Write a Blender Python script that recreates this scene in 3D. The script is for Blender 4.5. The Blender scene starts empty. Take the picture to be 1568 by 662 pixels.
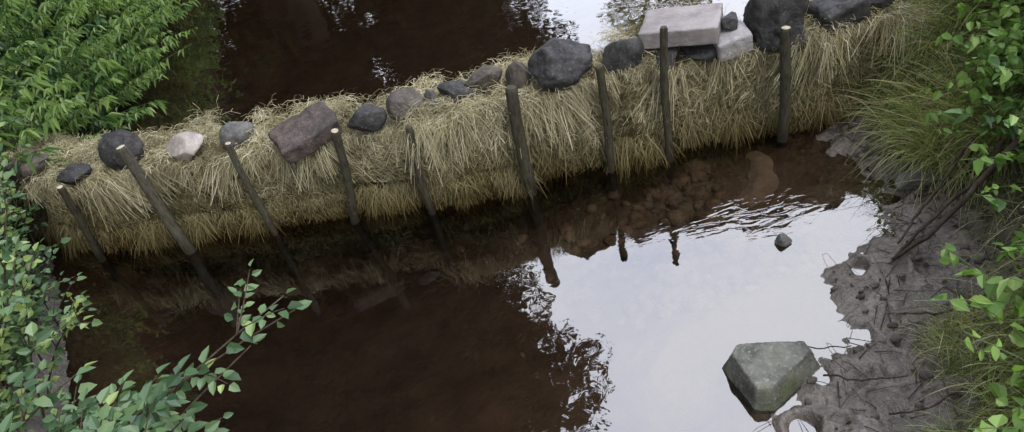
import bpy, math, bmesh
import numpy as np
from mathutils import Vector, Matrix, Euler
rng=np.random.default_rng(7)
scene=bpy.context.scene
scene.view_settings.view_transform='Standard'
scene.view_settings.look='None'
scene.view_settings.exposure=0

# ------------------------------------------------------------ noise
_T=np.random.default_rng(3).random((64,64,64))
def vn3(x,y,z):
    xi=np.floor(x).astype(int);yi=np.floor(y).astype(int);zi=np.floor(z).astype(int)
    fx=x-xi;fy=y-yi;fz=z-zi
    fx=fx*fx*(3-2*fx);fy=fy*fy*(3-2*fy);fz=fz*fz*(3-2*fz)
    g=lambda a,b,c:_T[(xi+a)&63,(yi+b)&63,(zi+c)&63]
    a=g(0,0,0)*(1-fx)+g(1,0,0)*fx; b=g(0,1,0)*(1-fx)+g(1,1,0)*fx
    c=g(0,0,1)*(1-fx)+g(1,0,1)*fx; d=g(0,1,1)*(1-fx)+g(1,1,1)*fx
    return (a*(1-fy)+b*fy)*(1-fz)+(c*(1-fy)+d*fy)*fz
def fbm(x,y,z,o=4):
    s=0;a=.5;t=0
    for i in range(o):
        s=s+a*(vn3(x,y,z)*2-1);t+=a;a*=.5
        x=x*2.03+11.3;y=y*2.03+5.7;z=z*2.03+3.1
    return s/t
def unit(a): return a/np.maximum(np.linalg.norm(a,axis=-1,keepdims=True),1e-9)

# ------------------------------------------------------------ mesh helpers
def mk(name,V,Fs,mats,tint=None,smooth=False,mi=None,parent=None):
    me=bpy.data.meshes.new(name)
    V=np.asarray(V,dtype=np.float32)
    me.vertices.add(len(V)); me.vertices.foreach_set('co',V.ravel())
    fl=np.concatenate([f.ravel() for f in Fs]).astype(np.int32)
    tot=np.concatenate([np.full(len(f),f.shape[1]) for f in Fs]).astype(np.int32)
    st=np.concatenate([[0],np.cumsum(tot)[:-1]]).astype(np.int32)
    me.loops.add(len(fl)); me.loops.foreach_set('vertex_index',fl)
    me.polygons.add(len(tot)); me.polygons.foreach_set('loop_start',st)
    if mi is not None: me.polygons.foreach_set('material_index',np.asarray(mi,dtype=np.int32))
    me.polygons.foreach_set('use_smooth',np.full(len(tot),smooth))
    me.update(calc_edges=True); me.validate()
    if tint is not None:
        a=me.attributes.new('tint','FLOAT','POINT'); a.data.foreach_set('value',np.asarray(tint,dtype=np.float32))
    for m in (mats if isinstance(mats,(list,tuple)) else [mats]): me.materials.append(m)
    ob=bpy.data.objects.new(name,me); scene.collection.objects.link(ob)
    if parent: ob.parent=parent
    return ob

class Bag:
    """accumulates leaves / ribbons / tubes into one mesh with several materials"""
    def __init__(s): s.V=[];s.F=[];s.M=[];s.T=[];s.n=0
    def add(s,V,F,m,t):
        s.V.append(V);s.F.append(F+s.n);s.M.append(np.full(len(F),m));s.T.append(t);s.n+=len(V)
    def leaves(s,P,D,N,L,W,m=0,tint=None,fold=.12,droop=.15):
        n=len(P);D=unit(D);X=unit(np.cross(D,N));N=np.cross(X,D)
        tx=np.array([0,.5,.4,0,-.4,-.5]);ty=np.array([0,.3,.68,1,.68,.3]);tz=np.array([0,fold,fold*.6-droop*.45,-droop,fold*.6-droop*.45,fold])
        L=np.broadcast_to(L,(n,));W=np.broadcast_to(W,(n,))
        V=P[:,None]+D[:,None]*(ty[None,:,None]*L[:,None,None])+X[:,None]*(tx[None,:,None]*W[:,None,None])+N[:,None]*(tz[None,:,None]*L[:,None,None])
        F=(np.arange(n)[:,None,None]*6+np.array([[0,1,2,3],[0,3,4,5]])[None]).reshape(-1,4)
        if tint is None: tint=rng.random(n)
        s.add(V.reshape(-1,3),F,m,np.repeat(tint,6))
    def ribbons(s,pts,width,m=0,tint=None,taper=None):
        n,K,_=pts.shape
        d=unit(pts[:,-1]-pts[:,0]); r=unit(rng.normal(size=(n,3))); w=unit(np.cross(d,r))
        tp=np.ones(K) if taper is None else np.array(taper)
        w=w[:,None]*(np.broadcast_to(width,(n,))[:,None,None]*.5*tp[None,:,None])
        V=np.stack([pts-w,pts+w],2).reshape(n,K*2,3)
        q=np.array([[2*i,2*i+1,2*i+3,2*i+2] for i in range(K-1)])
        F=(np.arange(n)[:,None,None]*(2*K)+q[None]).reshape(-1,4)
        if tint is None: tint=rng.random(n)
        s.add(V.reshape(-1,3),F,m,np.repeat(tint,2*K))
    def tube(s,pts,rad,sides=6,m=0,tint=.5,bump=0,cap=None):
        pts=np.asarray(pts,float);K=len(pts);rad=np.broadcast_to(rad,(K,))
        t=unit(np.gradient(pts,axis=0)); up=np.array([0.1,.2,1.]) if abs(t[0][2])<.8 else np.array([1.,.1,0])
        a=unit(np.cross(t,up));b=np.cross(t,a)
        th=np.arange(sides)*2*np.pi/sides
        R=rad[:,None]*np.ones(sides)
        if bump: R=R*(1+bump*rng.normal(size=R.shape))
        V=pts[:,None]+a[:,None]*(np.cos(th)[None,:,None]*R[:,:,None])+b[:,None]*(np.sin(th)[None,:,None]*R[:,:,None])
        i=np.arange(K-1)[:,None]*sides;j=np.arange(sides)[None];k=(j+1)%sides
        F=np.stack([i+j,i+k,i+sides+k,i+sides+j],-1).reshape(-1,4)
        s.add(V.reshape(-1,3),F,m,np.full(K*sides,tint))
        if cap is not None:
            Vc=np.vstack([V[-1],pts[-1]+t[-1]*rad[-1]*.08])
            tri=np.array([[x,(x+1)%sides,sides] for x in range(sides)])
            s.V.append(Vc);s.F.append(tri+s.n);s.M.append(np.full(len(tri),cap));s.T.append(np.full(len(Vc),tint));s.n+=len(Vc)
    def build(s,name,mats,smooth=False):
        return mk(name,np.vstack(s.V),s.F,mats,np.concatenate(s.T),smooth,np.concatenate(s.M))

# ------------------------------------------------------------ material helpers
def newmat(name):
    m=bpy.data.materials.new(name);m.use_nodes=True
    nt=m.node_tree
    for n in list(nt.nodes): nt.nodes.remove(n)
    out=nt.nodes.new('ShaderNodeOutputMaterial')
    return m,nt,out
def N(nt,t,**k):
    n=nt.nodes.new(t)
    for a,b in k.items(): setattr(n,a,b)
    return n
def ramp(nt,fac,stops):
    r=nt.nodes.new('ShaderNodeValToRGB');e=r.color_ramp.elements
    while len(e)<len(stops): e.new(.5)
    for i,(p,c) in enumerate(stops): e[i].position=p;e[i].color=(*c,1) if len(c)==3 else c
    nt.links.new(fac,r.inputs[0]);return r.outputs[0]
def noise(nt,scale,detail=6,rough=.6,vec=None,dist=0):
    n=N(nt,'ShaderNodeTexNoise');n.inputs['Scale'].default_value=scale;n.inputs['Detail'].default_value=detail
    n.inputs['Roughness'].default_value=rough;n.inputs['Distortion'].default_value=dist
    if vec is not None: nt.links.new(vec,n.inputs['Vector'])
    return n.outputs['Fac']
def mixc(nt,f,a,b,mode='MIX'):
    m=N(nt,'ShaderNodeMix',data_type='RGBA',blend_type=mode)
    for s,v in ((m.inputs[0],f),(m.inputs[6],a),(m.inputs[7],b)):
        if isinstance(v,(int,float)): s.default_value=v
        elif isinstance(v,tuple): s.default_value=(*v,1)
        else: nt.links.new(v,s)
    return m.outputs[2]
def math_(nt,op,a,b=None,clamp=False):
    m=N(nt,'ShaderNodeMath',operation=op,use_clamp=clamp)
    for s,v in ((m.inputs[0],a),(m.inputs[1],b)):
        if v is None: continue
        if isinstance(v,(int,float)): s.default_value=v
        else: nt.links.new(v,s)
    return m.outputs[0]
def bump(nt,h,strength=.5,dist=.01,nrm=None):
    b=N(nt,'ShaderNodeBump');b.inputs['Strength'].default_value=strength;b.inputs['Distance'].default_value=dist
    nt.links.new(h,b.inputs['Height'])
    if nrm: nt.links.new(nrm,b.inputs['Normal'])
    return b.outputs[0]
def principled(nt,out,col,rough=.8,nrm=None,spec=.4):
    p=N(nt,'ShaderNodeBsdfPrincipled')
    for k,v in (('Base Color',col),('Roughness',rough),('Specular IOR Level',spec)):
        if isinstance(v,(int,float)): p.inputs[k].default_value=v
        elif isinstance(v,tuple): p.inputs[k].default_value=(*v,1)
        else: nt.links.new(v,p.inputs[k])
    if nrm: nt.links.new(nrm,p.inputs['Normal'])
    nt.links.new(p.outputs[0],out.inputs[0]);return p
def wpos(nt):
    g=N(nt,'ShaderNodeNewGeometry');s=N(nt,'ShaderNodeSeparateXYZ');nt.links.new(g.outputs['Position'],s.inputs[0])
    return g.outputs['Position'],s.outputs
def tintn(nt):
    a=N(nt,'ShaderNodeAttribute',attribute_name='tint');return a.outputs['Fac']

def leafmat(name,stops,trans=.35,rough=.42,spec=.045):
    m,nt,out=newmat(name)
    c=ramp(nt,tintn(nt),stops)
    d=N(nt,'ShaderNodeBsdfDiffuse');nt.links.new(c,d.inputs[0])
    t=N(nt,'ShaderNodeBsdfTranslucent');nt.links.new(mixc(nt,1.,c,(1.2,1.3,.6),'MULTIPLY'),t.inputs[0])
    mx=N(nt,'ShaderNodeMixShader');mx.inputs[0].default_value=trans
    nt.links.new(d.outputs[0],mx.inputs[1]);nt.links.new(t.outputs[0],mx.inputs[2])
    g=N(nt,'ShaderNodeBsdfGlossy');g.inputs['Roughness'].default_value=rough
    m2=N(nt,'ShaderNodeMixShader');m2.inputs[0].default_value=spec
    nt.links.new(mx.outputs[0],m2.inputs[1]);nt.links.new(g.outputs[0],m2.inputs[2]);nt.links.new(m2.outputs[0],out.inputs[0])
    return m
def plainleaf(name,stops):
    m,nt,out=newmat(name);c=ramp(nt,tintn(nt),stops)
    d=N(nt,'ShaderNodeBsdfDiffuse');nt.links.new(c,d.inputs[0]);nt.links.new(d.outputs[0],out.inputs[0]);return m
def rockmat(name,c1,c2,c3=None,scale=14,rough=.75,moss=None,b=.6):
    m,nt,out=newmat(name)
    tc=N(nt,'ShaderNodeTexCoord').outputs['Object']
    n1=noise(nt,scale,8,.65,tc);n2=noise(nt,scale*6,4,.7,tc);n3=noise(nt,scale*.4,3,.5,tc)
    c=ramp(nt,n1,[(.35,c1),(.65,c2)])
    c=mixc(nt,ramp(nt,n2,[(.55,(0,0,0)),(.72,(.6,.6,.6))]),c,c3 or tuple(min(1,x*2.2) for x in c2))
    if moss: c=mixc(nt,ramp(nt,n3,[(.5,(0,0,0)),(.62,(.7,.7,.7))]),c,moss)
    h=math_(nt,'ADD',n1,math_(nt,'MULTIPLY',n2,.4))
    principled(nt,out,c,rough,bump(nt,h,b,.02),.35);return m

def haymat(name,stops,bmp=False):
    m,nt,out=newmat(name)
    pos,xyz=wpos(nt)
    nrm=None
    if bmp:
        fac=noise(nt,70,3,.8,pos,1.5);c=ramp(nt,fac,stops);nrm=bump(nt,fac,1,.02)
    else:
        fac=tintn(nt);c=ramp(nt,fac,stops)
    pn=noise(nt,5,2,.6,pos)
    c=mixc(nt,ramp(nt,pn,[(.40,(0,0,0)),(.66,(.65,.65,.65))]),c,(.145,.130,.070))
    z=math_(nt,'ADD',math_(nt,'ADD',xyz[2],.3),math_(nt,'MULTIPLY',math_(nt,'SUBTRACT',pn,.5),.30))
    wet_dim=ramp(nt,z,[(.20,(.10,.08,.055)),(.30,(.26,.22,.15)),(.39,(.55,.52,.42)),(.55,(1,1,1))])  # damp above the waterline; below it, light lost in the water is painted in
    c=mixc(nt,1.,c,wet_dim,'MULTIPLY')
    d=N(nt,'ShaderNodeBsdfDiffuse');nt.links.new(c,d.inputs[0]);nt.links.new(d.outputs[0],out.inputs[0])
    if nrm: nt.links.new(nrm,d.inputs['Normal'])
    return m
M_straw=haymat('straw',[(0,(.15,.135,.075)),(.3,(.31,.28,.165)),(.7,(.51,.465,.30)),(1,(.77,.73,.56))])
M_bale=haymat('bale_core',[(.3,(.05,.043,.025)),(.5,(.18,.16,.09)),(.7,(.33,.29,.175))],True)

M_dark=rockmat('basalt_dark',(.018,.018,.02),(.06,.058,.06),(.17,.165,.16))
M_brown=rockmat('stone_brown',(.04,.034,.03),(.11,.095,.08),(.25,.22,.2))
M_grey=rockmat('stone_grey',(.06,.06,.062),(.17,.165,.16),(.3,.29,.28))
M_pale=rockmat('stone_pale',(.25,.22,.205),(.45,.41,.38),(.60,.57,.54),8)
M_slab=rockmat('slab_stone',(.16,.145,.145),(.29,.262,.26),(.37,.345,.345),9,.6,None,.4)
M_red=rockmat('old_brick',(.05,.04,.038),(.14,.11,.10),(.36,.31,.29),22,.7,(.05,.045,.04),1.)
M_conc=rockmat('concrete_pale',(.26,.25,.26),(.42,.41,.42),(.55,.55,.55),10)
M_mossy=rockmat('mossy_rock',(.075,.078,.068),(.21,.21,.18),(.45,.45,.41),11,.65,(.075,.095,.035),1.)
M_sub=rockmat('submerged_rock',(.22,.20,.17),(.42,.40,.36),(.5,.48,.44),7,.5,(.16,.13,.10),.2)
M_cob=rockmat('bed_cobble',(.07,.055,.045),(.22,.185,.15),(.40,.36,.31),10,.5)

def woodmat(name,c1,c2,c3):
    m,nt,out=newmat(name)
    pos,xyz=wpos(nt);mp=N(nt,'ShaderNodeMapping');mp.inputs['Scale'].default_value=(6,6,1.2);nt.links.new(pos,mp.inputs[0])
    n1=noise(nt,14,6,.7,mp.outputs[0]);n2=noise(nt,18,3,.6,pos)
    c=ramp(nt,n1,[(.35,c1),(.6,c2)]);c=mixc(nt,ramp(nt,n2,[(.5,(0,0,0)),(.7,(.7,.7,.7))]),c,c3)
    wet_dim=ramp(nt,math_(nt,'ADD',xyz[2],.3),[(.20,(.15,.12,.1)),(.32,(.45,.4,.35)),(.45,(1,1,1))]);c=mixc(nt,1.,c,wet_dim,'MULTIPLY')  # damp near the waterline, plus painted dimming of the part under water
    principled(nt,out,c,.8,bump(nt,n1,.8,.01),.3);return m
M_bark=woodmat('stake_bark',(.022,.019,.013),(.075,.066,.046),(.065,.075,.042))
M_bark2=woodmat('stake_bark_light',(.035,.032,.024),(.11,.10,.075),(.08,.095,.055))
m,nt,out=newmat('cut_wood');pos,_=wpos(nt);principled(nt,out,ramp(nt,noise(nt,60,4,.6,pos),[(.3,(.30,.26,.18)),(.7,(.55,.5,.4))]),.8);M_cut=m
M_twig=woodmat('twig_bark',(.03,.022,.015),(.09,.065,.045),(.14,.12,.09))

# ------------------------------------------------------------ terrain
def xr(y): return np.interp(y,[-30,0,.8,1.1,1.26,1.35,1.43,1.51,1.7,1.85,1.97,2.28,2.73,3.0,4,6,8,14,20,60],[.6,.25,.35,.5,.62,.74,.9,1.03,1.1,1.22,1.5,1.6,1.58,1.9,2.3,2.8,3.3,6.5,11,38])
def xb(y): return np.interp(y,[-30,0,.8,1.2,1.6,1.95,2.4,2.8,3.2,4,6,8,14,20,60],[1.4,1.0,1.14,1.34,1.66,1.87,1.95,1.98,2.15,2.6,3.1,3.6,7,11.6,39])
def xl(y): return np.interp(y,[-30,0,1,2,3,3.5,4,4.9,5.4,6.3,7.1,10,14,20,60],[-2.2,-1.6,-1.75,-2.05,-2.45,-2.75,-2.95,-3.0,-2.98,-3.05,-3.2,-3.4,-1.6,2.,27])
def sst(t): t=np.clip(t,0,1);return t*t*(3-2*t)
_pr=np.random.default_rng(44)
PR=[(lambda yy:(float(xr(yy))+_pr.uniform(.05,.5),yy,_pr.uniform(.035,.08),_pr.uniform(.03,.06),_pr.uniform(0,3.1)))(_pr.uniform(1.0,2.7)) for _ in range(34)]
def TH(x,y,fine=False):
    x=np.asarray(x,float);y=np.asarray(y,float)
    wob=.06*fbm(x*2.2,y*2.2,x*0+4.,3)+.02*fbm(x*9,y*9,x*0+4.,2)
    r=xr(y)+wob;b=xb(y)+wob;l=xl(y)+wob
    dr=r-x;dl=x-l
    bed=-np.minimum(.5*(1-np.exp(-np.maximum(dr,0)*.36)),.5*(1-np.exp(-np.maximum(dl,0)*1.3)))
    bed=bed+.02*fbm(x*5,y*5,x*0+1.,3)*sst(-bed/.1)
    t=(x-r)/np.maximum(b-r,.05)
    shelf=.068*np.clip(t,0,1)**.9
    bank=.95*sst((x-b)/1.1)+.28*np.clip(x-b-.9,0,8)*.15+.25*(1-np.exp(-np.maximum(x-b,0)*3))
    right=shelf+bank
    lb=np.maximum(l-x,0)
    left=.55*(1-np.exp(-lb*2.2))+.5*sst((lb-.4)/2)
    z=np.where(x>r,right,np.where(x<l,left,bed))
    mudm=sst((x-r+.25)/.3)*(1-sst((x-b-.2)/.4))
    rid=1-np.abs(fbm(x*8,y*8,x*0+7.,3))*2
    rid2=1-np.abs(fbm(x*21,y*21,x*0+3.,2))*2
    z=z+mudm*(.026*fbm(x*5,y*5,x*0+2,3)+.022*(rid-.6)+.011*(rid2-.6)+.009*fbm(x*34,y*34,x*0+9,3))
    if fine:
        for px,py,a,bb,an in PR:   # trampled hollows in the mud
            u=(x-px)*math.cos(an)+(y-py)*math.sin(an);v=-(x-px)*math.sin(an)+(y-py)*math.cos(an)
            q=np.sqrt((u/a)**2+(v/bb)**2);z=z-mudm*.026*(1-sst(q))+mudm*.008*np.exp(-((q-1.15)/.25)**2)
    z=z+(1-mudm)*np.where((x>b)|(x<l),.05*fbm(x*3,y*3,x*0+5,4),0)
    z=z+np.clip((np.hypot(x,y)-14)/40,0,1)*1.2*(z>.3)
    return z
xs=np.concatenate([np.linspace(-70,-6,30),np.arange(-5.9,-3,.08),np.arange(-3,.3,.04),np.arange(.3,2.3,.0085),np.arange(2.3,5,.07),np.linspace(5,70,34)])
ys=np.concatenate([np.linspace(-60,0,22),np.arange(.05,.8,.05),np.arange(.8,3.0,.0085),np.arange(3.0,8,.06),np.linspace(8,80,44)])
X,Y=np.meshgrid(xs,ys);Z=TH(X,Y,True)
V=np.stack([X,Y,Z],-1).reshape(-1,3);nx=len(xs);ny=len(ys)
i=np.arange(ny-1)[:,None]*nx+np.arange(nx-1)[None];F=np.stack([i,i+1,i+nx+1,i+nx],-1).reshape(-1,4)
m,nt,out=newmat('bank_mud')
pos,xyz=wpos(nt)
na=noise(nt,6,5,.6,pos);nb=noise(nt,45,5,.7,pos);nc=noise(nt,160,3,.7,pos)
mud=ramp(nt,na,[(.3,(.068,.053,.042)),(.5,(.135,.112,.093)),(.72,(.24,.208,.182))])
mud=mixc(nt,ramp(nt,nb,[(.4,(0,0,0)),(.7,(.75,.75,.75))]),mud,(.045,.034,.025))
soil=ramp(nt,nb,[(.3,(.022,.018,.011)),(.7,(.07,.06,.033))])
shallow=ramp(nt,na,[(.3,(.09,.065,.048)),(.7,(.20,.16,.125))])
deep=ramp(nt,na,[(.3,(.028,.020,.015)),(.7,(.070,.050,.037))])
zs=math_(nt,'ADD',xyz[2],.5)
bedc=mixc(nt,ramp(nt,zs,[(.24,(1,1,1)),(.44,(0,0,0))]),shallow,deep)  # bed darkens with depth: light absorbed by the water, put into its colour
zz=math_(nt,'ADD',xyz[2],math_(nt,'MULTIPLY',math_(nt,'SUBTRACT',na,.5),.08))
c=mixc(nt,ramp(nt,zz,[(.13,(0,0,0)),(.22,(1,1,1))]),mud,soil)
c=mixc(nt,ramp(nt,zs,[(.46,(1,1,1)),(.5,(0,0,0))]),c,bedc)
far=math_(nt,'GREATER_THAN',xyz[2],.75)
c=mixc(nt,math_(nt,'MULTIPLY',far,.7),c,(.035,.05,.015))
ro=ramp(nt,math_(nt,'ADD',zz,math_(nt,'MULTIPLY',nb,.12)),[(.05,(.09,.09,.09)),(.14,(.26,.26,.26)),(.26,(.9,.9,.9))])
h=math_(nt,'ADD',nb,math_(nt,'MULTIPLY',nc,.4))
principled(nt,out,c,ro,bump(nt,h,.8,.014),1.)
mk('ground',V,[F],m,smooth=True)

# ------------------------------------------------------------ water
m,nt,out=newmat('stream_water')
pos,xyz=wpos(nt)
n1=noise(nt,4,2,.5,pos);n2=noise(nt,16,2,.55,pos,.6)
def blob(cx,cy,rx,ry):
    a=math_(nt,'DIVIDE',math_(nt,'SUBTRACT',xyz[0],cx),rx);b=math_(nt,'DIVIDE',math_(nt,'SUBTRACT',xyz[1],cy),ry)
    d=math_(nt,'SQRT',math_(nt,'ADD',math_(nt,'MULTIPLY',a,a),math_(nt,'MULTIPLY',b,b)))
    return math_(nt,'SUBTRACT',1.,d,True)
rip=math_(nt,'ADD',blob(1.10,2.30,.32,.24),math_(nt,'MULTIPLY',blob(.75,2.35,.4,.2),.25),True)
mp=N(nt,'ShaderNodeMapping');mp.inputs['Rotation'].default_value=(0,0,.5);mp.inputs['Scale'].default_value=(.7,2.0,1);nt.links.new(pos,mp.inputs[0])
n3=noise(nt,13,2,.5,mp.outputs[0],.8)
hh=math_(nt,'ADD',math_(nt,'MULTIPLY',n1,.003),math_(nt,'MULTIPLY',n2,.0003))
hh=math_(nt,'ADD',hh,math_(nt,'MULTIPLY',math_(nt,'MULTIPLY',rip,n3),.010))
nr=bump(nt,hh,1,1)
tr=N(nt,'ShaderNodeBsdfTransparent');tr.inputs[0].default_value=(.55,.465,.395,1)
gl=N(nt,'ShaderNodeBsdfGlossy');gl.inputs['Roughness'].default_value=.02
nt.links.new(nr,gl.inputs['Normal'])
fr=N(nt,'ShaderNodeFresnel');fr.inputs[0].default_value=1.33
fac=math_(nt,'ADD',math_(nt,'MULTIPLY',fr.outputs[0],1.2),.125,True)
mx=N(nt,'ShaderNodeMixShader');nt.links.new(fac,mx.inputs[0]);nt.links.new(tr.outputs[0],mx.inputs[1]);nt.links.new(gl.outputs[0],mx.inputs[2])
nt.links.new(mx.outputs[0],out.inputs[0])
mk('stream_water',np.array([[-65,-55,0],[65,-55,0],[65,75,0],[-65,75,0.]]),[np.array([[0,1,2,3]])],m)

# ------------------------------------------------------------ rocks
def ico(sub):
    bm=bmesh.new();bmesh.ops.create_icosphere(bm,subdivisions=sub,radius=1)
    V=np.array([v.co[:] for v in bm.verts]);F=np.array([[v.index for v in f.verts] for f in bm.faces]);bm.free();return V,F
ICO={s:ico(s) for s in (2,5)}
def gridbox(nseg):
    bm=bmesh.new();bmesh.ops.create_cube(bm,size=2);bmesh.ops.subdivide_edges(bm,edges=bm.edges[:],cuts=nseg,use_grid_fill=True)
    V=np.array([v.co[:] for v in bm.verts]);F=np.array([[v.index for v in f.verts] for f in bm.faces]);bm.free();return V,F
GB=gridbox(22)
def place(ob,loc,rot): ob.location=loc;ob.rotation_euler=[math.radians(a) for a in rot]
def rockV(sub,seed,cuts,lo=.5,hi=.8,rough=.04,planes=None):
    r=np.random.default_rng(seed);v=ICO[sub][0]
    n=unit(r.normal(size=(cuts,3)));d=r.uniform(lo,hi,cuts)
    if planes is not None:
        n=unit(np.array([p[:3] for p in planes],float));d=np.array([p[3] for p in planes])
    dot=v@n.T;s=np.where(dot>.01,d/np.maximum(dot,.01),9).min(1);s=np.minimum(s,1)
    V=v*s[:,None]
    V=V*(1+rough*fbm(V[:,0]*3+seed,V[:,1]*3,V[:,2]*3,4)*2+.025*fbm(V[:,0]*11+seed,V[:,1]*11,V[:,2]*11,3))[:,None]
    V=V-(V.max(0)+V.min(0))/2;return V/((V.max(0)-V.min(0))/2)
def rock(name,loc,dims,rot,seed,mat,cuts=11,lo=.45,hi=.75,rough=.04,planes=None):
    V=rockV(5,seed,cuts,lo,hi,rough,planes)*np.array(dims)/2
    ob=mk(name,V,[ICO[5][1]],mat,smooth=True);place(ob,loc,rot);return ob
def block(name,loc,dims,rot,seed,mat,rad=.018,rough=.012):
    V,F=GB;h=np.array(dims)/2;V=V*h
    q=np.clip(V,-(h-rad),h-rad);d=V-q;V=q+unit(d)*rad*(np.linalg.norm(d,axis=1,keepdims=True)>1e-6)
    V=V+unit(V)*(rough*(fbm(V[:,0]*9+seed,V[:,1]*9,V[:,2]*9,4)+.5*fbm(V[:,0]*30+seed,V[:,1]*30,V[:,2]*30,3)))[:,None]
    ob=mk(name,V,[F],mat,smooth=True);place(ob,loc,rot);return ob
rock('dark_rock',(-2.50,3.50,.50),(.24,.2,.16),(0,0,20),1,M_brown)
rock('dark_rock',(-2.17,3.30,.50),(.17,.15,.12),(0,0,20),2,M_dark)
rock('dark_rock',(-2.05,3.52,.50),(.13,.12,.10),(0,0,60),3,M_grey)
rock('round_boulder',(-1.90,3.34,.55),(.22,.21,.21),(0,0,10),4,M_dark,7,.75,.95,.05)
rock('pale_rock',(-1.56,3.27,.51),(.24,.16,.13),(5,-8,-10),5,M_pale,10,.45,.75,.03)
rock('grey_rock',(-1.27,3.24,.53),(.19,.16,.14),(0,0,25),6,M_grey,8,.65,.9)
block('rough_brick_block',(-.88,3.04,.545),(.31,.21,.09),(10,-8,22),7,M_red,.015,.02)
rock('dark_rock',(-.58,3.05,.53),(.20,.15,.13),(0,0,15),8,M_dark,8,.65,.9)
rock('angular_rock',(-.37,3.05,.54),(.19,.16,.16),(0,0,30),9,M_brown,8,.5,.75)
rock('tan_stone',(-.24,3.05,.53),(.10,.09,.14),(0,0,0),10,M_grey,8)
rock('flat_rock',(-.11,3.08,.53),(.20,.16,.12),(0,8,10),11,M_dark,9,.5,.8)
rock('flat_rock',(.03,3.13,.55),(.21,.15,.13),(0,-10,35),12,M_brown,8,.5,.8)
rock('brown_rock',(.20,3.08,.54),(.13,.13,.17),(0,0,0),13,M_brown,9)
rock('large_boulder',(.42,3.02,.575),(.33,.27,.25),(0,-10,20),14,M_dark,10,.6,.88,.09)
rock('angular_rock',(.71,3.02,.55),(.25,.20,.20),(0,-15,35),15,M_dark,7,.45,.7,.03)
block('paving_slab',(1.025,3.05,.60),(.37,.30,.085),(-2,-2,-26),16,M_slab,.008,.008)
rock('angular_rock',(.90,2.98,.50),(.2,.16,.14),(0,0,35),35,M_dark,7,.45,.7,.03)
rock('angular_rock',(1.08,2.94,.50),(.2,.12,.10),(0,0,-15),36,M_dark,7,.45,.7,.03)
block('pale_concrete_block',(1.215,2.92,.525),(.17,.14,.11),(10,-10,-2),17,M_conc,.015,.012)
rock('dark_rock',(1.22,2.95,.61),(.10,.09,.07),(0,0,0),18,M_dark)
block('dark_stone_block',(1.44,2.93,.59),(.24,.22,.27),(-8,4,-12),19,M_dark,.04,.04)
block('dark_stone_block',(1.73,2.90,.555),(.22,.18,.13),(4,-10,10),20,M_dark,.03,.025)
rock('dark_rock',(1.93,2.92,.56),(.16,.14,.12),(0,0,0),21,M_dark)
rock('mossy_rock',(.765,1.42,.015),(.36,.30,.19),(0,0,-4),33,M_mossy,rough=.045,
     planes=[(.05,-.10,1,.30),(-1,-.25,.15,.46),(.55,-.85,.25,.36),(-.35,-1,.2,.55),(.15,1,.25,.42),(-.7,.8,.3,.58),(1,.3,.3,.72),(0,0,-1,.6)])
rock('submerged_boulder',(1.24,2.60,-.135),(.36,.60,.20),(0,0,-28),23,M_sub,9,.6,.9,.04)
rock('small_rock',(1.09,2.05,.005),(.07,.05,.09),(0,0,0),24,M_grey)
rock('flat_rock',(1.74,2.17,.06),(.18,.12,.07),(0,0,10),25,M_grey,8,.5,.75)
rock('small_rock',(1.10,2.18,-.01),(.10,.03,.03),(0,0,0),26,M_grey)
VV=[];FF=[];o=0
bv,bf=ICO[2]
for k in range(560):
    y=rng.uniform(1.9,2.88);x=float(xr(y))-.12-abs(rng.normal(0,.55))
    if x<-.5 or (abs(x-1.24)<.2 and abs(y-2.6)<.3): continue
    s=rng.uniform(.015,.055)*(1.7 if rng.random()<.12 else 1)
    V=rockV(2,100+k%60,7)*s*np.array([1,rng.uniform(.6,.9),rng.uniform(.35,.6)])
    a=rng.uniform(0,6.28);c_,s_=math.cos(a),math.sin(a)
    V=V@np.array([[c_,s_,0],[-s_,c_,0],[0,0,1]])
    z=min(float(TH(x,y))+s*.12,-.02-s*.5)
    VV.append(V+np.array([x,y,z]));FF.append(bf+o);o+=len(bv)
mk('riverbed_stones',np.vstack(VV),[np.vstack(FF)],M_cob,smooth=True)
VV=[];FF=[];o=0
for k in range(90):
    y=rng.uniform(1.0,2.8);x=float(xr(y))+rng.uniform(0,1)*float(xb(y)-xr(y)+.1)
    s=rng.uniform(.006,.022)
    V=rockV(2,200+k%40,7)*s*np.array([1,rng.uniform(.6,.9),rng.uniform(.4,.7)])
    VV.append(V+np.array([x,y,float(TH(x,y,True))+s*.15]));FF.append(bf+o);o+=len(bv)
mk('shore_pebbles',np.vstack(VV),[np.vstack(FF)],M_brown,smooth=True)

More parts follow.
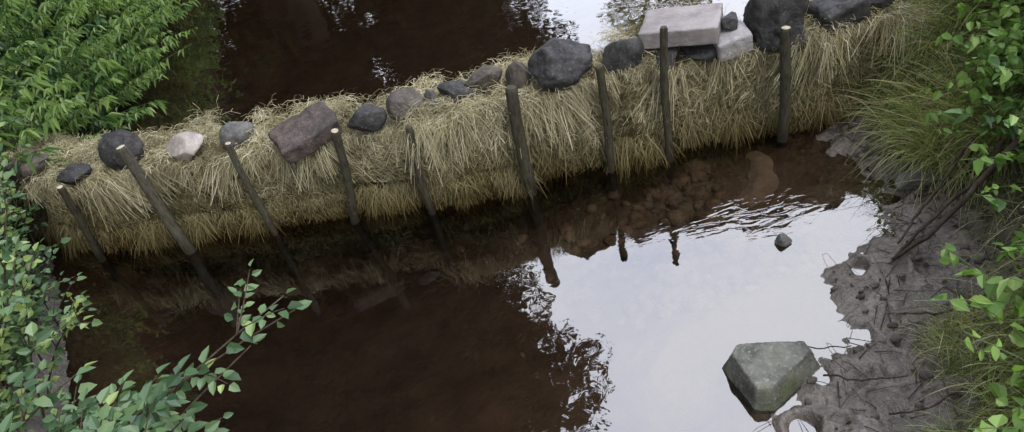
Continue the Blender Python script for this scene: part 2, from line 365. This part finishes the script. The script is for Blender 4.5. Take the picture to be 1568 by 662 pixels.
# ------------------------------------------------------------ straw bales
def yf(x): return np.interp(x,[-2.95,-2.27,-1.74,-1.2,-.8,-.4,-.2,.12,.56,.85,1.2,1.42,2.2],[3.72,3.29,3.19,3.12,3.05,2.97,2.93,2.93,2.95,2.92,2.88,2.84,2.82])
bales=[(-3.0,-2.22,.44),(-2.22,-1.52,.46),(-1.52,-.8,.47),(-.8,-.39,.45),(-.39,.12,.50),(.12,.57,.47),(.57,.87,.50),(.87,1.43,.46),(1.43,2.08,.50)]
BG=gridbox(26)
for bi,(x0,x1,zt) in enumerate(bales):
    y0,y1=yf(x0),yf(x1);ang=math.atan2(y1-y0,x1-x0);Ln=math.hypot(x1-x0,y1-y0)+.015
    dep=.36 if bi not in (0,1) else .42
    zb=-.3;h=np.array([Ln/2,dep/2,(zt-zb)/2]);V,F=BG
    V=V*h;rad=.06
    q=np.clip(V,-(h-rad),h-rad);d=V-q;nrm=unit(d);V=q+nrm*rad
    seed=bi*7.3
    nn=fbm(V[:,0]*5+seed,V[:,1]*5,V[:,2]*5+seed,3)*.065+fbm(V[:,0]*22+seed,V[:,1]*22,V[:,2]*22,3)*.025
    nn=nn-.02*np.clip(1-np.abs(((V[:,0]+.02*fbm(V[:,2]*6,V[:,0]*0+seed,V[:,1],2)*2)*7.5)%1-.5)*7,0,1)
    V=V+nrm*nn[:,None]
    ca,sa=math.cos(ang),math.sin(ang)
    cx=(x0+x1)/2-sa*dep/2;cy=(y0+y1)/2+ca*dep/2
    jit=[0,.02,-.01,.02,-.04,.0,-.03,.01,-.02][bi]
    R=np.array([[ca,sa,0],[-sa,ca,0],[0,0,1]])
    cen=np.array([cx,cy+jit,(zt+zb)/2])
    Vw=V@R+cen
    if bi==3:   # a pressed flat bale lying on another: crease half way up
        Vw[:,1]+=np.where(Vw[:,1]<cy,.03*np.exp(-((Vw[:,2]-.13)/.03)**2),0)
    B=Bag()
    B.add(Vw,F,1,np.full(len(Vw),.5))
    C=Vw[F].mean(1);e1=Vw[F[:,2]]-Vw[F[:,0]];e2=Vw[F[:,3]]-Vw[F[:,1]];cr=np.cross(e1,e2);ar=np.linalg.norm(cr,axis=1)/2;nf=unit(cr)
    if (nf*(C-cen)).sum()<0: nf=-nf
    w=ar*np.where(nf[:,2]>.5,1.3,np.where(nf[:,1]<-.2,1.3,.35))*(C[:,2]>-.06)*(nf[:,2]>-.5)
    n=int(17000*Ln/.7);idx=rng.choice(len(C),n,p=w/w.sum())
    nfi=nf[idx];P=C[idx]+(rng.uniform(-.6,.6,(n,1))*e1[idx]+rng.uniform(-.6,.6,(n,1))*e2[idx])*.5
    nfj=unit(nfi+rng.normal(0,.1,(n,3)))
    down=np.array([0,0,-1.]);side=np.array([ca,sa,0])
    fld=fbm(P[:,0]*3+seed,P[:,1]*3,P[:,2]*3,2)*1.8+rng.normal(0,1.0,n)
    if bi==3: fld=fld*.7+1.3
    if bi==6: fld=fld*.5-.5
    top=nfi[:,2]>.5
    fld=np.where(top,rng.uniform(0,6.28,n),fld)
    base=np.where(top[:,None],np.array([0,-1.,0]),down)
    t=base*np.cos(fld)[:,None]+side*np.sin(fld)[:,None];t=unit(t-nfj*(t*nfj).sum(1,keepdims=True))
    shag=np.clip(.5+2.4*fbm(P[:,0]*2.2+40,P[:,1]*2.2,P[:,2]*2.2,2),0.08,1.5)
    L=rng.uniform(.02,.085,n)*(.55+.65*shag)*np.where(rng.random(n)<.07,1.8,1);lift=rng.uniform(-.05,.2,n)*(.4+shag)+np.where(rng.random(n)<.05,.5,0)
    dd=unit(t+nfj*np.tan(lift)[:,None])
    p0=P-dd*(L*.3)[:,None]+nfj*rng.uniform(0,.012,(n,1));p1=p0+dd*(L*.5)[:,None];p2=p0+dd*L[:,None]+down*(L*L*rng.uniform(0,3,n))[:,None]+unit(rng.normal(size=(n,3)))*(L*.1)[:,None]
    B.ribbons(np.stack([p0,p1,p2],1),rng.uniform(.0011,.0026,n),0,np.clip(rng.beta(1.6,2.0,n)-.04+.7*fbm(P[:,0]*5,P[:,1]*5,P[:,2]*5,4)+.08*(shag-.6),0,1))
    n=int(1400*Ln/.7)
    u=rng.random(n);ex=x0+(x1-x0)*u;ey=yf(ex)+jit
    clump=np.clip(vn3(ex*12,ex*0+bi,ex*0)*2.4-1.,0,1.2)
    P=np.stack([ex,ey+rng.uniform(-.015,.05,n),zt-rng.uniform(-.02,.05,n)],1)
    L=rng.uniform(.03,.2,n)*(.25+clump)
    sd=rng.normal(0,.4,n)+.9*fbm(ex*5,ex*0+3,ex*0,2)
    d0=unit(np.stack([sd,-rng.uniform(.3,1,n),rng.uniform(-.3,.5,n)],1))
    p1=P+d0*(L*.45)[:,None];p2=p1+unit(np.stack([sd,-rng.uniform(0,.35,n),-np.ones(n)],1))*(L*.8)[:,None]
    B.ribbons(np.stack([P,p1,p2],1),rng.uniform(.0011,.0026,n),0,rng.uniform(.25,1,n))
    n=int(2200*Ln/.7);u=rng.random(n);ex=x0+(x1-x0)*u
    cl=np.clip(vn3(ex*9,ex*0+bi+5,ex*0)*2.6-.9,0,1.5)
    P=np.stack([ex,yf(ex)+jit+rng.uniform(-.03,.02,n),rng.uniform(.0,.16,n)],1)
    L=rng.uniform(.03,.15,n)*(.25+cl);d0=unit(np.stack([rng.normal(0,.5,n),-rng.uniform(.1,.9,n),-rng.uniform(.3,1,n)],1))
    p1=P+d0*(L*.5)[:,None];p2=p1+unit(d0+np.array([0,0,-.8]))*(L*.5)[:,None]
    B.ribbons(np.stack([P,p1,p2],1),rng.uniform(.0011,.0026,n),0,rng.uniform(.2,.9,n))
    n=int(2000*Ln/.7);k=max(3,int(12*Ln/.7));cxs=rng.uniform(x0,x1,k);cys=rng.uniform(.03,dep,k);ci=rng.integers(0,k,n)
    P=np.stack([cxs[ci]+rng.normal(0,.045,n),yf(cxs[ci])+jit+cys[ci]+rng.normal(0,.04,n),zt+.005+rng.uniform(0,.045,n)],1)
    d0=unit(np.stack([rng.normal(0,1,n),rng.normal(0,1,n),rng.uniform(-.1,.7,n)],1));L=rng.uniform(.03,.11,n)
    p1=P+d0*(L*.5)[:,None];p2=p1+unit(d0+np.array([0,0,-.8]))*(L*.5)[:,None]
    B.ribbons(np.stack([P,p1,p2],1),rng.uniform(.0011,.0025,n),0,rng.uniform(.3,1,n))
    B.build('straw_bale',[M_straw,M_bale])

# ------------------------------------------------------------ stakes
stakes=[((-2.27,3.2),(-2.17,3.14,.53),.019,0),((-1.74,3.08),(-1.79,3.14,.66),.029,1),((-1.27,3.04),(-1.235,3.0,.61),.018,1),((-.81,2.97),(-.70,2.87,.60),.022,0),
((-.4,2.88),(-.375,2.85,.54),.019,0),((.12,2.83),(.14,2.81,.63),.030,0),((.56,2.86),(.56,2.83,.61),.021,0),((.85,2.82),(.86,2.80,.74),.019,0),((1.42,2.75),(1.405,2.74,.62),.026,0)]
for (bx,by),tp,r,kind in stakes:
    b=np.array([bx,by,0.]);t=np.array(tp);d=t-b
    ts=np.concatenate([np.linspace(-.6,.97,26),[.985,1.0]])
    pts=b+d*ts[:,None]+np.stack([.006*np.sin(ts*5+bx*9),.005*np.cos(ts*4+bx*5),ts*0],1)
    rad=r*(1.04-.1*ts);rad[-1]*=.8
    B=Bag();B.tube(pts,rad,14,0,.5,.045,cap=1 if bx<-.5 or bx>1.2 else 0)
    kn=rng.integers(8,24,3)
    for q in kn:
        aa=rng.uniform(0,6.28);p=pts[q];B.tube([p,p+np.array([math.cos(aa),math.sin(aa),.5])*r*1.3],[r*.35,r*.25],6,0,.5,0,cap=0)
    B.build('wooden_stake',[M_bark2 if kind else M_bark,M_cut],True)

# ------------------------------------------------------------ foliage materials
M_weed=leafmat('weed_leaf',[(0,(.02,.05,.018)),(.5,(.075,.155,.045)),(1,(.23,.34,.11))])
M_alder=leafmat('shrub_leaf',[(0,(.03,.065,.032)),(.5,(.085,.165,.075)),(.9,(.18,.28,.13)),(1,(.32,.42,.15))])
M_bramble=leafmat('bramble_leaf',[(0,(.03,.09,.02)),(.5,(.11,.23,.055)),(1,(.27,.42,.11))])
M_grass=leafmat('grass_blade',[(0,(.08,.14,.035)),(.4,(.19,.27,.08)),(.7,(.36,.38,.16)),(1,(.55,.50,.30))])
M_tree=plainleaf('tree_leaf',[(0,(.02,.03,.012)),(.6,(.045,.06,.02)),(1,(.17,.15,.04))])
M_treey=leafmat('tree_leaf_yellowish',[(0,(.12,.15,.02)),(.6,(.34,.35,.07)),(1,(.5,.47,.12))],.4,.6)
M_stem=leafmat('green_stem',[(0,(.05,.09,.03)),(1,(.12,.14,.06))],0.0)

def stems_with_leaves(B,bases,lean,hts,nl,Lr,Wr,tint0,stemr=.004,hang=.6):
    n=len(bases);K=6;tt=np.linspace(0,1,K)
    lean=np.asarray(lean)
    pts=bases[:,None]+np.stack([lean[:,0,None]*tt**1.7,lean[:,1,None]*tt**1.7,hts[:,None]*(tt*1.25-.25*tt**3)],-1)
    B.ribbons(pts,stemr*2,1,rng.random(n),np.linspace(1,.4,K))
    s=rng.uniform(.2,1.,(n,nl));s=s**.8
    f=s*(K-1);i0=np.minimum(f.astype(int),K-2);fr=(f-i0)[...,None]
    ar=np.arange(n)[:,None]
    P=pts[ar,i0]*(1-fr)+pts[ar,i0+1]*fr
    P=P.reshape(-1,3);m=len(P);az=rng.uniform(0,2*np.pi,m)
    D=np.stack([np.cos(az)+.35,np.sin(az)-.35,-rng.uniform(hang-.5,hang+.5,m)],1)
    Nn=np.stack([rng.normal(0,.4,m),rng.normal(0,.4,m)-.2,np.ones(m)],1)
    ti=np.clip(np.repeat(tint0,nl)+rng.normal(0,.18,m)+.5*(s.reshape(-1)-.65),0,1)
    sc=np.repeat(rng.uniform(.7,1.25,n),nl)
    B.leaves(P,D,Nn,rng.uniform(*Lr,m)*sc,rng.uniform(*Wr,m)*sc,0,ti,.1,.25)
B=Bag()
n=1250
y=rng.uniform(3.6,9.5,n);x=xl(y)-np.abs(rng.normal(0,.85,n))+.12
cl=fbm(x*1.5,y*1.5,x*0,2)+.5*fbm(x*4,y*4,x*0,2)
bs=np.stack([x,y,TH(x,y)-.02],1)
edge=np.clip(1-(xl(y)-x)/.8,0,1)
stems_with_leaves(B,bs,np.stack([.17+.42*edge*np.clip((7.5-y)/1.5,0.3,1)+rng.normal(0,.15,n),-.12+rng.normal(0,.18,n)],1),rng.uniform(.3,.85,n)*(1-.25*edge)*(1+.6*cl),34,(.05,.105),(.012,.024),np.clip(.47+.9*cl,0,1))
B.build('riverside_weeds',[M_weed,M_stem])
B=Bag()   # broader leaved plants mixed in among the weeds
n=420
y=rng.uniform(3.7,8.5,n);x=xl(y)-np.abs(rng.normal(0,.7,n))+.05
bs=np.stack([x,y,TH(x,y)-.02],1);cl=fbm(x*2,y*2,x*0+4,2)
k=cl>-.05;bs=bs[k];cl=cl[k];n=len(bs)
stems_with_leaves(B,bs,np.stack([.25+rng.normal(0,.15,n),-.15+rng.normal(0,.15,n)],1),rng.uniform(.45,.9,n),24,(.05,.09),(.026,.045),np.clip(.4+.6*cl,0,1),.004,.4)
B.build('riverside_dock_plants',[M_alder,M_stem])

def twig(B,a,b,sag,nleaf,L,W,r=.004,tint=.5,spread=1.0,leafstart=.12):
    a=np.array(a,float);b=np.array(b,float);K=8;tt=np.linspace(0,1,K)
    sideways=np.cross(b-a,[0,0,1.]);sideways=sideways/np.linalg.norm(sideways)*rng.normal(0,.05)*np.linalg.norm(b-a)
    pts=a+(b-a)*tt[:,None]+np.array([0,0,1.])*(sag*4*tt*(1-tt))[:,None]+sideways*(np.sin(tt*np.pi))[:,None]
    B.tube(pts,np.linspace(r,r*.35,K),5,1,.5)
    s=np.linspace(leafstart,1,nleaf)+rng.normal(0,.01,nleaf);s=np.clip(s,0,1);f=s*(K-1);i0=np.minimum(f.astype(int),K-2);fr=(f-i0)[:,None]
    P=pts[i0]*(1-fr)+pts[i0+1]*fr;T=unit(pts[i0+1]-pts[i0])
    S=unit(np.cross(T,[0,0,1.]));sg=np.where(np.arange(nleaf)%2==0,1,-1)[:,None]
    D=T*.6+S*sg*spread+rng.normal(0,.35,(nleaf,3));D[-1]=T[-1]
    Nn=np.array([0,-.25,1.])+rng.normal(0,.42,(nleaf,3))
    sz=rng.uniform(.55,1.15,nleaf)
    B.leaves(P+D*.008,D,Nn,L*sz,W*sz,0,np.clip(tint+rng.normal(0,.2,nleaf),0,1),.10,.25)
    return pts
def branch(B,a,b,sag,r,nside,sl,nl,L,W,tint=.5):
    pts=twig(B,a,b,sag,nl,L,W,r,tint,1.,.3)
    for k in range(nside):
        s=rng.uniform(.2,.95);p=pts[int(s*7)];T=unit(np.array(b,float)-np.array(a,float));S=np.cross(T,[0,0,1.])
        d=T*rng.uniform(.3,1)+S*rng.choice([-1,1])*rng.uniform(.4,1)+np.array([0,0,rng.uniform(-.2,.5)])
        e=p+unit(d)*sl*rng.uniform(.5,1.1)
        twig(B,p,e,.01,max(5,int(nl*.7)),L*.92,W*.92,r*.5,np.clip(tint+rng.normal(0,.12),0,1))
B=Bag()
root=np.array([-1.65,.9,.5])
ends=[((-.66,1.44,.90),8),((-.61,1.35,.92),6),((-.80,1.27,.90),8),((-.74,1.30,.88),7),((-.95,1.25,.85),8),((-1.02,1.32,.80),7),((-1.1,1.2,.9),8),((-.9,1.12,.92),8),((-1.25,1.4,.85),6),((-1.2,1.22,.75),8),((-1.35,1.3,.95),6),((-1.02,1.13,.7),8),((-1.15,1.08,.9),8),((-.84,1.08,.85),8),((-.95,1.0,.8),9),((-1.05,.98,.95),9),((-.86,1.2,.75),7),((-1.3,1.15,.85),8)]
for k in range(10): ends.append(((rng.uniform(-1.15,-.78),rng.uniform(.98,1.15),rng.uniform(.78,.97)),8))
for e,ns in ends:
    st=root+rng.normal(0,.1,3);branch(B,st,e,.08,.0055,ns,.17,12,.049,.031,.55)
B.build('alder_shrub',[M_alder,M_twig])
B=Bag()
for k in range(160):
    y=rng.uniform(1.2,3.6);x=float(xl(y))-rng.uniform(0,.35)
    a=(x,y,float(TH(x,y))-.02);z=rng.uniform(.25,.95)
    over=rng.uniform(.0,.42)*(1 if y<2.9 else .6)
    e=(x+over,y+rng.normal(-.05,.18),z)
    branch(B,a,e,.10,.005,7,.2,12,.045,.030,np.clip(.55+.9*fbm(np.array([x*2]),np.array([y*2]),np.array([0.]),2)[0],0.1,.95))
B.build('waterside_shrub',[M_alder,M_twig])

# right bank
def blades(B,P,lean,L,up,droop,width,tint,m=0,K=6):
    tt=np.linspace(0,1,K)[None,:,None]
    d=unit(np.concatenate([lean,up[:,None]],1))[:,None]
    pts=P[:,None]+d*L[:,None,None]*tt+np.array([0,0,-1.])*(droop*L)[:,None,None]*tt**2
    B.ribbons(pts,width,m,tint,np.array([.7,1,1,.85,.55,.1])[:K])
B=Bag()
n=20000
y=rng.uniform(.3,4.6,n);x=xb(y)+np.abs(rng.normal(0,.42,n))+.0-.10*(y>2.2)
dens=np.clip(vn3(x*3,y*3,x*0)*1.9-.15,0,1)*np.where((y<2.0)&(y>1.35),.3,1)
k=rng.random(n)<dens;x=x[k];y=y[k];n=len(x)
P=np.stack([x,y,TH(x,y)-.01],1)
big=np.where(y>2.1,1.15,.75)
blades(B,P,np.stack([-rng.uniform(.1,1,n),rng.normal(-.35,.45,n)],1),rng.uniform(.12,.5,n)*big,rng.uniform(.4,1.5,n),rng.uniform(.3,1.1,n),rng.uniform(.0018,.0045,n),np.clip(rng.normal(.6,.27,n),0,1))
nc=170;cy_=rng.uniform(2.05,3.7,nc);cx_=xb(cy_)+rng.uniform(-.06,.75,nc)
ci=rng.integers(0,nc,15000);n=len(ci)
x=cx_[ci]+rng.normal(0,.035,n);y=cy_[ci]+rng.normal(0,.035,n)
P=np.stack([x,y,TH(x,y)-.01],1);hd=rng.normal(0,.5,nc)[ci];tc_=rng.uniform(.35,.95,nc)[ci]
blades(B,P,np.stack([-rng.uniform(.2,1.1,n),hd-.3+rng.normal(0,.45,n)],1),rng.uniform(.2,.58,n),rng.uniform(.6,1.9,n),rng.uniform(.2,.9,n),rng.uniform(.0018,.0042,n),np.clip(tc_+rng.normal(0,.2,n),0,1))
nc=70;cy_=rng.uniform(.7,1.4,nc);cx_=xb(cy_)+rng.uniform(-.18,.3,nc)
ci=rng.integers(0,nc,3000);n=len(ci)
x=cx_[ci]+rng.normal(0,.025,n);y=cy_[ci]+rng.normal(0,.025,n)
P=np.stack([x,y,TH(x,y)-.01],1)
blades(B,P,np.stack([-rng.uniform(-.3,1.,n),rng.normal(0,.6,n)],1),rng.uniform(.06,.24,n),rng.uniform(.4,1.5,n),rng.uniform(.2,.8,n),rng.uniform(.0015,.003,n),np.clip(rng.normal(.65,.2,n),0,1))
B.build('tall_grass',[M_grass])
B=Bag()
n=4200
y=rng.uniform(.3,4.6,n)
off=np.interp(y,[0,.9,1.3,2.0,2.3,2.7,3.3,5],[.15,.15,.26,.20,.22,.42,.44,.1])
x=xb(y)+off+np.abs(rng.normal(0,.45,n))
bs=np.stack([x,y,TH(x,y)-.02],1);cl=fbm(x*2,y*2,x*0+8,2)+.4*fbm(x*6,y*6,x*0,2)
k=cl>-.25;bs=bs[k];cl=cl[k];n=len(bs)
stems_with_leaves(B,bs,np.stack([-.18+rng.normal(0,.14,n),-.08+rng.normal(0,.14,n)],1),rng.uniform(.1,.42,n),12,(.028,.062),(.017,.038),np.clip(.6+.8*cl,0,1),.003,.35)
B.build('nettle_and_bramble',[M_bramble,M_stem])

B=Bag()
n=7000
y=rng.uniform(-3,14,n);sd=rng.random(n)<.5
x=np.where(sd,xl(y)-.1-np.abs(rng.normal(0,1.6,n)),xb(y)+.2+np.abs(rng.normal(0,1.6,n)))
k=(np.hypot(x,y)>.9);x=x[k];y=y[k];n=len(x)
P=np.stack([x,y,TH(x,y)-.01],1)
blades(B,P,rng.normal(0,.5,(n,2)),rng.uniform(.2,.5,n),rng.uniform(.6,1.4,n),rng.uniform(.2,.8,n),rng.uniform(.004,.008,n),np.clip(rng.normal(.3,.2,n),0,1))
B.build('bank_grass',[M_grass])

# ------------------------------------------------------------ sticks & debris
def stick(name,pts,r0,r1,m=None,bumpy=.08):
    pts=np.array(pts,float);K=14;t=np.linspace(0,len(pts)-1,K);i0=np.minimum(t.astype(int),len(pts)-2);f=(t-i0)[:,None]
    p=pts[i0]*(1-f)+pts[i0+1]*f+rng.normal(0,.0035,(K,3))
    B=Bag();B.tube(p,np.linspace(r0,r1,K),7,0,.5,bumpy,cap=0);return B.build(name,[m or M_twig],True)
stick('fallen_branch',[(1.40,1.78,.04),(1.55,1.80,.10),(1.72,1.84,.24),(1.95,1.9,.45)],.007,.014)
stick('fallen_branch',[(1.42,1.80,.03),(1.6,1.88,.09),(1.80,1.93,.2),(2.0,2.0,.42)],.006,.011)
stick('fallen_branch',[(1.45,1.84,.05),(1.62,1.94,.13),(1.86,2.06,.3)],.004,.009)
stick('twig',[(.79,1.52,.03),(.9,1.47,.05),(1.03,1.43,.06)],.003,.002)
stick('twig',[(.9,1.36,.04),(1.0,1.28,.07),(1.12,1.25,.09)],.004,.002)
stick('twig',[(1.25,1.5,.08),(1.35,1.42,.12),(1.48,1.4,.2)],.004,.006)
stick('twig',[(1.0,1.15,.06),(1.12,1.12,.09),(1.25,1.16,.1)],.003,.004)
stick('twig',[(1.5,2.3,.04),(1.62,2.38,.07),(1.8,2.4,.1)],.003,.004)
B=Bag()
for k in range(380):
    y=rng.uniform(1.0,2.85);u=rng.random();x=float(xr(y)+u*(xb(y)-xr(y)+.15))
    a=rng.uniform(0,6.28);L=rng.uniform(.03,.17);z=float(TH(x,y,True))+.003
    x2=x+math.cos(a)*L;y2=y+math.sin(a)*L;r_=rng.uniform(.0008,.0024)
    B.tube([(x,y,z),((x+x2)/2,(y+y2)/2,max(z,float(TH((x+x2)/2,(y+y2)/2,True)))+.006),(x2,y2,float(TH(x2,y2,True))+.005)],[r_,r_*.8,r_*.5],4,0,.5)
for k in range(26):
    x=rng.normal(.78,.12);y=rng.normal(2.48,.06);a=rng.uniform(0,3.1);L=rng.uniform(.04,.12)
    B.tube([(x,y,-.005),(x+math.cos(a)*L*.5,y+math.sin(a)*L*.3,rng.uniform(.005,.04)),(x+math.cos(a)*L,y+math.sin(a)*L*.6,.0)],[.002,.002,.001],4,0,.5)
nL=110;y=rng.uniform(1.0,2.8,nL);x=xr(y)+rng.random(nL)*(xb(y)-xr(y)+.2)
P=np.stack([x,y,TH(x,y,True)+.004],1)
B.leaves(P,np.stack([rng.normal(size=nL),rng.normal(size=nL),np.zeros(nL)],1),np.stack([rng.normal(0,.3,nL),rng.normal(0,.3,nL),np.ones(nL)],1),rng.uniform(.012,.03,nL),rng.uniform(.006,.015,nL),0,None,.2,.1)
B.build('mud_debris',[M_twig])

# ------------------------------------------------------------ trees
def tree(name,x,y,h,cr,cz0,nleaf,mat,lean=(0,0),ls=.16,seed=1,squash=1.,dens=-.22):
    r=np.random.default_rng(seed)
    z0=float(TH(x,y))-.1;B=Bag()
    tp=np.array([x+lean[0],y+lean[1],h*.9]);b=np.array([x,y,z0]);tt=np.linspace(0,1,10)
    pts=b+(tp-b)*tt[:,None]+np.stack([.15*np.sin(tt*6+seed),.15*np.cos(tt*5+seed)-.15,tt*0],1)
    R0=.022*h;B.tube(pts,np.linspace(R0,R0*.12,10),10,1,.5,.05)
    cc=[]
    nl=int(16+h*1.3);czc=(cz0+h)/2;chh=(h-cz0)/2
    for k in range(nl):
        u=unit(r.normal(size=3))*r.uniform(.4,.95)
        c=np.array([x+lean[0]*.7,y+lean[1]*.7,czc])+u*np.array([cr,cr*squash,chh])
        s=np.clip((c[2]-1)/h*.75,.12,.9);p=pts[int(s*9)]
        mid=(p+c)/2+np.array([0,0,.1*cr]);B.tube([p,mid,c],[R0*.35*(1-s)+.02,.03,.012],6,1,.5)
        cc.append(c)
    cc=np.array(cc);m=nleaf;ci=r.integers(0,nl,m)
    sc=r.uniform(.5,1.1,nl)[ci][:,None]
    off=unit(r.normal(size=(m,3)))*(r.random((m,1))**.45)*np.array([.38*cr,.38*cr,.27*cr+.1*chh])*sc
    P=cc[ci]+off;P=P+.1*cr*np.stack([fbm(P[:,0]*1.1+q,P[:,1]*1.1,P[:,2]*1.1,2) for q in (0,9,17)],1)
    keep=fbm(P[:,0]*1.3,P[:,1]*1.3,P[:,2]*1.3+seed,3)>dens
    P=P[keep];m=len(P)
    D=r.normal(size=(m,3))+np.array([0,0,-.6]);Nn=r.normal(size=(m,3))+np.array([0,0,.7])
    ti=np.clip(.4+.6*fbm(P[:,0]*.8,P[:,1]*.8,P[:,2]*.8,2)+r.normal(0,.15,m),0,1)
    B.leaves(P,D,Nn,r.uniform(.7,1.3,m)*ls,r.uniform(.45,.8,m)*ls,0,ti,.1,.2)
    B.build(name,[mat,M_twig])
tree('riverside_tree',-4.6,10.5,22,4.7,2.5,34000,M_tree,(.6,0),.27,1,1.,-.4)
tree('riverside_tree',-3.2,13.5,24,3.7,6,22000,M_tree,(.6,-1),.28,21,1.,-.4)
tree('riverside_tree',-8.5,8.0,18,4.4,2,24000,M_tree,(.8,0),.27,2,1.,-.4)
tree('riverside_tree',-9.5,2.5,14,4.,2,12000,M_tree,(.4,0),.28,3)
tree('riverside_tree',-4.5,18,20,5.0,2,18000,M_tree,(.5,0),.32,4)
tree('riverside_tree',-12,14,18,5.,2,14000,M_tree,(.5,0),.32,5)
tree('riverside_shrub_tree',-6,11.5,6.5,2.6,.6,9000,M_tree,(0,0),.18,6,1.,-.4)
tree('riverside_shrub_tree',-3.6,13,8,2.6,.6,10000,M_tree,(0,0),.19,7,1.,-.4)
tree('riverside_shrub_tree',-1.7,15.5,9.5,2.8,.6,12000,M_tree,(.1,0),.2,8,1.,-.35)
tree('riverside_shrub_tree',.2,18.5,11,2.9,.8,14000,M_tree,(.1,0),.2,9,1.,-.3)
tree('yellowish_tree',8.0,27,12.5,3.2,1,9000,M_treey,(0,0),.25,10)
tree('yellowish_tree',13,26,10.0,4.,1,7000,M_treey,(0,0),.25,11)
tree('riverside_tree',14,12,7.5,3.,1,7000,M_tree,(0,0),.22,12)
B=Bag();r=np.random.default_rng(5)
nc=260;az=r.uniform(0,2*np.pi,nc);R=r.uniform(42,52,nc);cz=r.uniform(1.5,9,nc)
C=np.stack([R*np.sin(az),R*np.cos(az),cz],1);m=30000;ci=r.integers(0,nc,m)
P=C[ci]+unit(r.normal(size=(m,3)))*(r.random((m,1))**.4)*np.array([3.2,3.2,2.6]);P[:,2]=np.maximum(P[:,2],1)
B.leaves(P,r.normal(size=(m,3)),r.normal(size=(m,3))+np.array([0,0,.8]),r.uniform(.5,1.,m),r.uniform(.35,.65,m),0,np.clip(.5+r.normal(0,.25,m),0,1))
for k in range(70):
    a=r.uniform(0,6.28);q=r.uniform(42,50);B.tube([(q*math.sin(a),q*math.cos(a),.5),(q*math.sin(a),q*math.cos(a),7)],[.25,.1],6,1,.5)
B.build('distant_trees',[M_tree,M_twig])

# ------------------------------------------------------------ sky + sun
el=math.radians(50);rot=math.radians(150)
w=bpy.data.worlds.new('World');scene.world=w;w.use_nodes=True;nt=w.node_tree
bg=nt.nodes['Background'];sk=nt.nodes.new('ShaderNodeTexSky');sk.sky_type='NISHITA';sk.sun_disc=False;sk.sun_elevation=el;sk.sun_rotation=rot
tc=nt.nodes.new('ShaderNodeTexCoord').outputs['Generated']
cn=noise(nt,2.2,5,.55,tc,.3)
cf=ramp(nt,cn,[(.3,(.55,.55,.55)),(.62,(.97,.97,.97))])
col=mixc(nt,cf,sk.outputs[0],(11.5,11.6,12.2))
a_,e_=math.radians(22),math.radians(46)
dp=N(nt,'ShaderNodeVectorMath',operation='DOT_PRODUCT');nt.links.new(tc,dp.inputs[0]);dp.inputs[1].default_value=(math.sin(a_)*math.cos(e_),math.cos(a_)*math.cos(e_),math.sin(e_))
gf=ramp(nt,dp.outputs['Value'],[(.66,(0,0,0)),(.90,(1,1,1))])  # added glow lobe, brightens the sky that the water reflects
gcol=ramp(nt,cn,[(.3,(.70,.76,.90)),(.6,(1,1,1))])
gcol=mixc(nt,1.,gcol,(46.,47.,51.),'MULTIPLY')
col=mixc(nt,gf,col,gcol)
nt.links.new(col,bg.inputs[0]);bg.inputs[1].default_value=.1
sd=bpy.data.lights.new('sun','SUN');sd.energy=2.0;sd.angle=math.radians(16);sd.color=(1,.96,.9)
so=bpy.data.objects.new('sun',sd);scene.collection.objects.link(so)
sv=Vector((math.sin(rot)*math.cos(el),math.cos(rot)*math.cos(el),math.sin(el)))
so.rotation_euler=(-sv).to_track_quat('-Z','Y').to_euler();so.location=(5,-5,12)

# ------------------------------------------------------------ camera
th=math.radians(38);Fw_=Vector((0,math.cos(th),-math.sin(th)));Dn=Vector((0,-math.sin(th),-math.cos(th)));Xw=Vector((1,0,0))
Rr=.970*Xw+.244*Dn;Rr.normalize();Up=-(-.244*Xw+.970*Dn);Up.normalize();Bk=-Fw_
M=Matrix(((Rr.x,Up.x,Bk.x,0),(Rr.y,Up.y,Bk.y,0),(Rr.z,Up.z,Bk.z,2.1),(0,0,0,1)))
cd=bpy.data.cameras.new('camera');co=bpy.data.objects.new('camera',cd);scene.collection.objects.link(co)
co.matrix_world=M;cd.sensor_width=36;cd.lens=36*1047/1568;cd.clip_start=.05;cd.clip_end=500
scene.camera=co
